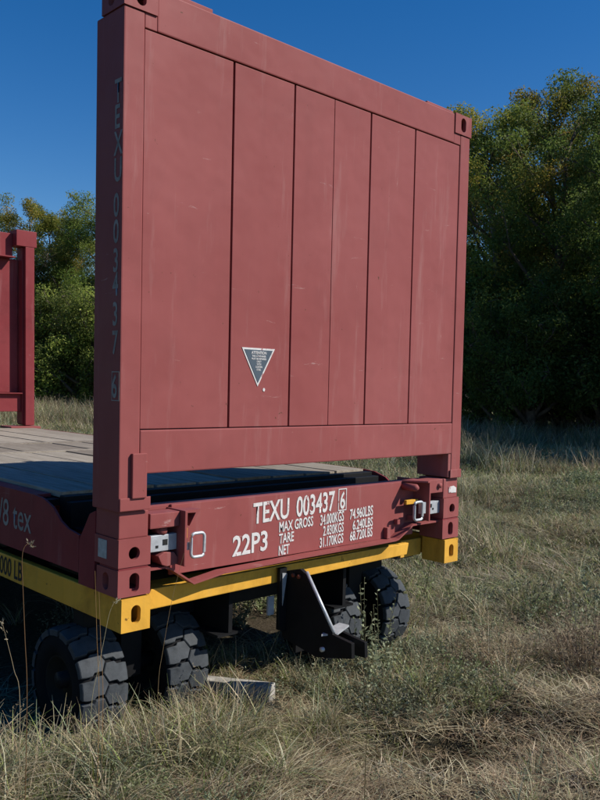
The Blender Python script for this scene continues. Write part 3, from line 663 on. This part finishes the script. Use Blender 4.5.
# ---------------------------------------------------------------- grass
STRAW = np.array([(.60, .52, .35), (.48, .41, .27), (.36, .30, .19), (.68, .61, .45), (.26, .21, .14)])
GREEN = np.array([(.20, .26, .065), (.25, .30, .085), (.15, .20, .06), (.29, .32, .12), (.34, .36, .14)])
GREYG = np.array([(.27, .31, .20), (.23, .27, .17), (.34, .36, .25)])
BROWN = np.array([(.22, .15, .09), (.28, .19, .12), (.16, .11, .07)])
hidden = bpy.data.collections.new('grass_sources')
def blades(nb, spread, len_, width, lift, curl, cols, w, seg=4, heads=0, fan=None, seed=0):
    """one tuft: nb curved tapering blades. lift: (min,max) start elevation in degrees"""
    g = np.random.default_rng(seed); V = []; F = []; K = []
    cols = [np.asarray(c) for c in cols]
    for i in range(nb):
        az = g.uniform(0, 2*math.pi) if fan is None else g.normal(fan, .5)
        r0 = spread*math.sqrt(g.random()); a0 = g.uniform(0, 2*math.pi); base = np.array([r0*math.cos(a0), r0*math.sin(a0), -.015])
        ln = len_*g.uniform(.45, 1.25); el = R(g.uniform(*lift)); wd = width*g.uniform(.6, 1.3); cu = R(curl*g.uniform(.3, 1.4)); tw = g.uniform(-1.0, 1.0); turn = g.normal(0, .35)
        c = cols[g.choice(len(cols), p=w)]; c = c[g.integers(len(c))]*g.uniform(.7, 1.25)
        p = base.copy(); n0 = len(V); side0 = np.array([-math.sin(az+tw), math.cos(az+tw), 0])
        for s in range(seg+1):
            t = s/seg; ww = wd*(1-t**1.6)*.5+.0003
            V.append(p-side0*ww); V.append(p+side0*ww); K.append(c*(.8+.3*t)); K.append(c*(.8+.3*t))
            st = ln/seg; p = p+np.array([math.cos(az)*math.cos(el), math.sin(az)*math.cos(el), math.sin(el)])*st; el -= cu/seg; az += turn/seg
            if p[2] < .004: p[2] = .004+.012*g.random(); el = max(el, R(-3))
        for s in range(seg): q = n0+2*s; F.append((q, q+1, q+3, q+2))
        if heads and g.random() < heads:
            n = 9; e = np.array(V[-1]); dr = np.array([math.cos(az)*math.cos(el), math.sin(az)*math.cos(el), math.sin(el)])
            for k in range(n):
                q = e - dr*(k*.010*len_/.5) + g.normal(size=3)*.006; n0 = len(V); a = g.normal(size=3); a /= np.linalg.norm(a); b = np.cross(a, g.normal(size=3)); b /= np.linalg.norm(b)
                s_ = .007; V += [q-a*s_*1.6, q+b*s_*.5, q+a*s_*1.6, q-b*s_*.5]; K += [np.array((.30, .24, .16))*g.uniform(.8, 1.3)]*4; F.append((n0, n0+1, n0+2, n0+3))
    return np.array(V), F, np.array(K)
def src(name, data):
    V, F, K = data; me = bpy.data.meshes.new(name); me.from_pydata(V.tolist(), [], [tuple(int(i) for i in f) for f in F])
    a = me.color_attributes.new('tint', 'FLOAT_COLOR', 'POINT')
    a.data.foreach_set('color', np.concatenate([np.clip(K, 0, 1), np.ones((len(K), 1))], 1).ravel().astype(np.float32))
    me.materials.append(GRASS); o = bpy.data.objects.new(name, me); hidden.objects.link(o); return o
def weed(seed, h=.16, nst=6, col=GREYG, leaf=.016, sp=.02, emin=45):
    g = np.random.default_rng(seed); V = []; F = []; K = []
    for i in range(nst):
        az = g.uniform(0, 6.28); le = R(g.uniform(emin, 87)); d = np.array([math.cos(az)*math.cos(le), math.sin(az)*math.cos(le), math.sin(le)]); L_ = h*g.uniform(.5, 1.1)
        b = np.array([g.normal()*sp, g.normal()*sp, -.01]); n0 = len(V); s = np.array([-math.sin(az), math.cos(az), 0])*.0012
        V += [b-s, b+s, b+d*L_+s, b+d*L_-s]; c = np.array((.12, .12, .07)); K += [c]*4; F.append((n0, n0+1, n0+2, n0+3))
        for k in range(int(16*L_/h)+4):
            t = (k+1)/(int(16*L_/h)+4); q = b+d*L_*t; a = g.uniform(0, 6.28); e = R(g.uniform(0, 55)); ld_ = np.array([math.cos(a)*math.cos(e), math.sin(a)*math.cos(e), math.sin(e)])
            sd = np.cross(ld_, g.normal(size=3)); sd /= np.linalg.norm(sd); l = leaf*g.uniform(.6, 1.3)*(1.3-.6*t); n0 = len(V)
            V += [q, q+ld_*l*.5+sd*l*.22, q+ld_*l, q+ld_*l*.5-sd*l*.22]; c = col[g.integers(len(col))]*g.uniform(.75, 1.25); K += [c]*4; F.append((n0, n0+1, n0+2, n0+3))
    return np.array(V), F, np.array(K)
NV = 6
kinds = {}; idx = 0
def reg(kind, fn, n=NV):
    global idx
    kinds[kind] = list(range(idx, idx+n))
    for k in range(n): src('grass_%03d' % idx, fn(idx*7+3)); idx += 1
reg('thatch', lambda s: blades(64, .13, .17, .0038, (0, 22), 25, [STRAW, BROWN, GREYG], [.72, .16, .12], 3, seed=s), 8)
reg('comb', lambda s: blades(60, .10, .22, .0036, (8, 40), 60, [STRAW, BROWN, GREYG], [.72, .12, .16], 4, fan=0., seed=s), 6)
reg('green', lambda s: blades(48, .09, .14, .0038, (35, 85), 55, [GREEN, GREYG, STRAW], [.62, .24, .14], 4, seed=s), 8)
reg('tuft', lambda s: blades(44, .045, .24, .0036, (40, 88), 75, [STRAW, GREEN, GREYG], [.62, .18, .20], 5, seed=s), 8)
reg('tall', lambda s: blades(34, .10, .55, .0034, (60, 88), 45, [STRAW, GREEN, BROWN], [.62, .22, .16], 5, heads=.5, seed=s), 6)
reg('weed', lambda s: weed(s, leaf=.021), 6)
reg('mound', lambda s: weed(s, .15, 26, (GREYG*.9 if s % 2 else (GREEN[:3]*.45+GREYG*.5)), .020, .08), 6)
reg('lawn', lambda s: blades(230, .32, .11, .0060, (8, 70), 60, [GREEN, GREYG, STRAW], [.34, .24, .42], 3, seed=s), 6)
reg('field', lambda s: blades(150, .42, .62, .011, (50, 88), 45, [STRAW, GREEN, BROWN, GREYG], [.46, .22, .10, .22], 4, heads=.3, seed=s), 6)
def fnoise(x, y, k, seed):
    g = np.random.default_rng(seed); z = 0*x
    for i in range(10):
        a = g.uniform(0, 6.28); f = k*g.uniform(.5, 2.0); z = z+np.sin(f*(x*math.cos(a)+y*math.sin(a))+g.uniform(0, 6.28))
    return z/3.2
PX, PY, PI_, PS, PR = [], [], [], [], []
def scatter(kind, x, y, s0, s1, tilt=.12, rz=None, sink=0.0):
    x = np.asarray(x); y = np.asarray(y)
    if kind in ('tuft', 'green', 'tall', 'mound', 'comb'):
        m_ = ~((x > .75) & (x < 1.25) & (y > -.20) & (y < .55)); x, y = x[m_], y[m_]; rz = rz[m_] if rz is not None else None
    n = len(x); PX.extend(x); PY.extend(y); PI_.extend(rng.choice(kinds[kind], n)); PS.extend(rng.uniform(s0, s1, n))
    rr = np.stack([rng.normal(0, tilt, n), rng.normal(0, tilt, n), rng.uniform(0, 6.283, n) if rz is None else rz], 1); PR.extend(rr.tolist())
def sector(r0, r1, dens, a0=-.62, a1=.62):
    area = (r1*r1-r0*r0)*(a1-a0)/2; n = int(area*dens); r = np.sqrt(rng.uniform(r0*r0, r1*r1, n)); a = yaw+rng.uniform(a0, a1, n)
    return CAM.x+np.sin(a)*r, CAM.y+np.cos(a)*r
def keep(x, y, prob):
    m = rng.random(len(x)) < prob; return x[m], y[m]
def notunder(x, y):          # nothing tall grows right under the trailer
    ins = (x > .0) & (x < 2.4) & (y > .95) & (y < 6.0); return x[~ins], y[~ins]
hol = lambda x, y: np.clip((np.hypot((x-1.30)/1.3, y+.80)-.19)/.10, 0, 1)
# near meadow
for (ra, rb, d, sc) in ((1.0, 4.2, 150, 1.0), (4.2, 8.0, 90, 1.15)):
    x, y = notunder(*sector(ra, rb, d)); n = fnoise(x, y, 2.2, 5); x, y = keep(x, y, hol(x, y)); scatter('thatch', x, y, .8*sc, 1.3*sc)
    x, y = notunder(*sector(ra, rb, d*.55)); n = fnoise(x, y, 1.6, 9); x, y = keep(x, y, np.clip(.6+1.0*n, .0, 1)*hol(x, y))
    scatter('comb', x, y, .8*sc, 1.25*sc, .12, fnoise(x, y, .8, 33)*2.2+3.6)
    x, y = notunder(*sector(ra, rb, d*.65)); n = fnoise(x, y, 1.9, 21); x, y = keep(x, y, np.clip(.42-.9*n, .0, 1)*hol(x, y)); scatter('green', x, y, .55*sc, 1.15*sc)
    x, y = notunder(*sector(ra, rb, d*.22)); n = fnoise(x, y, 2.5, 13); x, y = keep(x, y, np.clip(.4+.6*n, .04, 1)*hol(x, y)); scatter('tuft', x, y, .5*sc, 1.05*sc)
    x, y = notunder(*sector(ra, rb, d*.28)); n = fnoise(x, y, 2.0, 17); x, y = keep(x, y, np.clip(.35+.7*n, .02, 1)*hol(x, y)); scatter('weed', x, y, .5*sc, 1.0*sc)
    x, y = notunder(*sector(ra, rb, d*.16)); n = fnoise(x, y, 2.4, 41); x, y = keep(x, y, np.clip(-.15+1.1*n, 0, 1)*hol(x, y)); scatter('mound', x, y, .6*sc, 1.25*sc)
# taller grass against and just in front of the wheels on the left
n = 260; x = rng.uniform(-1.2, 1.15, n); y = rng.normal(.0, .18, n); scatter('tuft', x, y, .6, 1.15)
n = 170; x = rng.uniform(-1.2, .7, n); y = rng.normal(.0, .2, n); scatter('thatch', x, y, .8, 1.2, .2)
n = 90; x = rng.uniform(-1.0, 1.0, n); y = rng.normal(.05, .14, n); scatter('green', x, y, .9, 1.5)
n = 60; x = rng.uniform(-1.3, 1.1, n); y = rng.normal(.05, .2, n); scatter('green', x, y, 1.0, 1.7)
n = 150; x = rng.uniform(-.9, .78, n); y = rng.normal(-.02, .10, n); scatter('tuft', x, y, 1.1, 1.6)
n = 30; x = rng.uniform(-1.3, .95, n); y = rng.uniform(-.25, .2, n); scatter('tall', x, y, .35, .6)
n = 60; x = rng.uniform(1.2, 2.9, n); y = rng.normal(.30, .10, n)-.12; scatter('weed', x, y, .8, 1.4)
n = 70; x = rng.uniform(1.15, 2.9, n); y = rng.normal(.22, .12, n)-.1; scatter('tuft', x, y, .55, .9)
n = 40; x = rng.uniform(.85, 1.45, n); y = rng.normal(.66, .14, n); scatter('thatch', x, y, 1.0, 1.5)
# mid and far meadow
x, y = notunder(*sector(6.5, 15, 34)); scatter('lawn', x, y, .8, 1.5, .08)
x, y = sector(5.5, 20, 9); nn = fnoise(x, y, 1.3, 44); x, y = keep(x, y, np.clip(-.1+1.0*nn, 0, 1)); scatter('mound', x, y, 1.2, 2.3)
x, y = sector(6.0, 16, 5); nn = fnoise(x, y, 1.4, 4); x, y = keep(x, y, np.clip(.1+.9*nn, 0, 1)); scatter('tuft', x, y, .9, 1.7)
x, y = notunder(*sector(6.5, 14, 22)); scatter('comb', x, y, 1.2, 2.0, .15, fnoise(x, y, .8, 33)*2.2+3.6)
x, y = sector(15, 34, 9, -.7, .75); scatter('lawn', x, y, 1.4, 2.6, .06)
x, y = sector(34, 80, 1.6, -.7, .7); scatter('lawn', x, y, 2.5, 4.5, .06)
# tall growth at the back of the meadow and along the tree foot
x, y = sector(17, 27, 2.3, .10, .8); nn = fnoise(x, y, .5, 8); x, y = keep(x, y, np.clip(.5+.6*nn, .05, 1)); scatter('field', x, y, .55, 1.2, .08)
x, y = sector(25, 33, 3.4, .05, .8); scatter('field', x, y, .8, 1.5, .08)
x, y = sector(30, 44, 2.6, -.65, .2); scatter('field', x, y, .9, 1.7, .08)
x, y = sector(12, 30, 1.1, -.6, .1); nn = fnoise(x, y, .5, 12); x, y = keep(x, y, np.clip(.4+.6*nn, 0, 1)); scatter('field', x, y, .5, 1.0, .08)
x, y = sector(9, 14, 2.0, -.1, .25); scatter('field', x, y, .4, .8, .08)
PX = np.array(PX); PY = np.array(PY); PZ = gh(PX, PY)
me = bpy.data.meshes.new('meadow_grass'); me.from_pydata(np.stack([PX, PY, PZ], 1).tolist(), [], [])
for nm, ty, key, arr in (('idx', 'INT', 'value', np.array(PI_, np.int32)), ('scl', 'FLOAT', 'value', np.array(PS, np.float32)), ('rot', 'FLOAT_VECTOR', 'vector', np.array(PR, np.float32).ravel())):
    a = me.attributes.new(nm, ty, 'POINT'); a.data.foreach_set(key, arr)
me.materials.append(GRASS)
go = link(bpy.data.objects.new('meadow_grass', me)); go['kind'] = 'stuff'
tag(go, 'dry straw and green meadow grass covering the ground round the trailer', 'grass')
ng = bpy.data.node_groups.new('scatter', 'GeometryNodeTree')
ng.interface.new_socket('Geometry', in_out='INPUT', socket_type='NodeSocketGeometry'); ng.interface.new_socket('Geometry', in_out='OUTPUT', socket_type='NodeSocketGeometry')
N = ng.nodes; gi = N.new('NodeGroupInput'); g_o = N.new('NodeGroupOutput'); ip = N.new('GeometryNodeInstanceOnPoints'); ci = N.new('GeometryNodeCollectionInfo')
ci.inputs['Collection'].default_value = hidden; ci.inputs['Separate Children'].default_value = True; ci.inputs['Reset Children'].default_value = True
def na(n_, t_):
    q = N.new('GeometryNodeInputNamedAttribute'); q.data_type = t_; q.inputs[0].default_value = n_; return [s_ for s_ in q.outputs if s_.enabled and s_.name == 'Attribute'][0]
lk = ng.links.new
lk(gi.outputs[0], ip.inputs['Points']); lk(ci.outputs[0], ip.inputs['Instance']); ip.inputs['Pick Instance'].default_value = True
lk(na('idx', 'INT'), ip.inputs['Instance Index']); lk(na('rot', 'FLOAT_VECTOR'), ip.inputs['Rotation']); lk(na('scl', 'FLOAT'), ip.inputs['Scale'])
lk(ip.outputs[0], g_o.inputs[0])
md = go.modifiers.new('scatter', 'NODES'); md.node_group = ng
print('grass instances', len(PX))

# ---------------------------------------------------------------- single plants one can point to
def mesh_plant(name, V, F, K, loc, label, cat, s=1, group=None):
    me = bpy.data.meshes.new(name); me.from_pydata([tuple(v) for v in V], [], [tuple(int(i) for i in f) for f in F])
    a = me.color_attributes.new('tint', 'FLOAT_COLOR', 'POINT'); a.data.foreach_set('color', np.concatenate([np.clip(np.array(K), 0, 1), np.ones((len(K), 1))], 1).ravel().astype(np.float32))
    me.materials.append(GRASS); o = link(bpy.data.objects.new(name, me)); o.location = loc; o.scale = (s, s, s); tag(o, label, cat, group); return o
def stalk(pts, r, col, head, label, seed=0, hs=.012):
    """a single grass stem through world points, seed head along its tip"""
    g = np.random.default_rng(seed); P = [Vector(q) for q in pts]; Q = []
    for i in range(len(P)-1):
        a = P[max(0, i-1)]; b = P[i]; c = P[i+1]; d = P[min(len(P)-1, i+2)]
        for k in range(5):
            t = k/5; Q.append(.5*((2*b)+(c-a)*t+(2*a-5*b+4*c-d)*t*t+(3*b-a-3*c+d)*t**3))
    Q.append(P[-1]); m = MB(); n = len(Q); m.tube(Q, [r*(1-.6*i/n) for i in range(n)], 5)
    V = [Vector(v) for v in m.v]; F = list(m.f); K = [np.array(col)]*len(V)
    for i in range(head):
        q = Q[-1-int(i*len(Q)*.22/max(1, head))]+Vector(g.normal(size=3)*.004); a = Vector(g.normal(size=3)); a.z = abs(a.z); a.normalize(); b = a.cross(Vector(g.normal(size=3))).normalized(); n0 = len(V)
        V += [q, q+a*hs*.6+b*hs*.22, q+a*hs*1.3, q+a*hs*.6-b*hs*.22]; F.append((n0, n0+1, n0+2, n0+3)); K += [np.array((.42, .36, .25))]*4
    base = P[0]; return mesh_plant('grass_stalk', [v-base for v in V], F, K, base, label, 'grass stalk')
def at(px, py, dist_plane_y):
    """point seen at photo pixel px,py on the vertical plane y = const"""
    d = f2+r3*(px-300)/816.3+u3*(400-py)/816.3; t = (dist_plane_y-CAM.y)/d.y; return CAM+d*t
Y0 = -.25
def stem(pix, label, col, head, r=.0022, seed=0, yp=Y0):
    pts = [at(a, b, yp) for a, b in pix]; b0 = pts[0].copy(); b0.z = -.01; pts = [b0]+pts
    return stalk(pts, r, col, head, label, seed)
stem([(27, 700), (25, 640), (23, 590), (22, 562), (24, 548), (30, 543), (33, 548)], 'tall reddish grass stalk with nodding seed head left of the front tyre', (.30, .17, .08), 22, .0019, 1)
stem([(20, 705), (14, 670), (8, 645), (2, 622)], 'pale leaning grass stalk at the left edge of the photo', (.33, .27, .18), 14, .0016, 2)
stem([(99, 700), (97, 640), (95, 571)], 'straight tawny grass stem in front of the left tyre, taller of a close pair', (.38, .22, .10), 0, .0014, 3)
stem([(103, 700), (101, 650), (99, 592)], 'straight tawny grass stem in front of the left tyre, shorter of a close pair', (.36, .22, .11), 0, .0013, 4)
stem([(91, 712), (98, 670), (104, 640), (109, 615), (114, 603), (119, 600)], 'arching seeded grass stem bending over in front of the left tyre', (.40, .33, .22), 16, .0013, 5)
stem([(158, 690), (163, 650), (172, 600), (184, 553)], 'thin brown grass stem crossing the yellow beam beside the corner block', (.30, .22, .12), 0, .0012, 6)
stem([(366, 752), (369, 715), (371, 690)], 'dark upright weed stem in the middle of the foreground grass', (.14, .11, .06), 8, .0022, 7, -.9)
V, F, K = weed(77, .46, 16, GREYG*1.2, .030, .03, 74)
p_ = at(371, 640, .10); mesh_plant('sage_plant', V, F, K, (p_.x, p_.y, .0), 'grey-green sage plant standing between the two right-hand tyres', 'plant', 1.25)
V, F, K = weed(78, .20, 12, np.array([(.12, .19, .13), (.15, .22, .16)]), .016)
mesh_plant('sage_plant', V, F, K, (1.35, -1.20, 0), 'blue-green leafy weed at the bottom of the photo right of the bare hollow', 'plant', 1.0)
for (x, y, s, lab, sd) in ((2.95, -.62, 1.15, 'dry brown bushy weed clump at the right edge of the photo', 5), (2.52, -.28, .8, 'smaller brown weed clump left of the one at the right edge', 6)):
    V, F, K = blades(260, .20, .36, .0036, (35, 88), 45, [BROWN*1.2, STRAW*.9], [.45, .55], 5, heads=.8, seed=sd)
    mesh_plant('dry_weed', V, F, K, (x, y, float(gh(np.array(x), np.array(y)))), lab, 'weed', s)
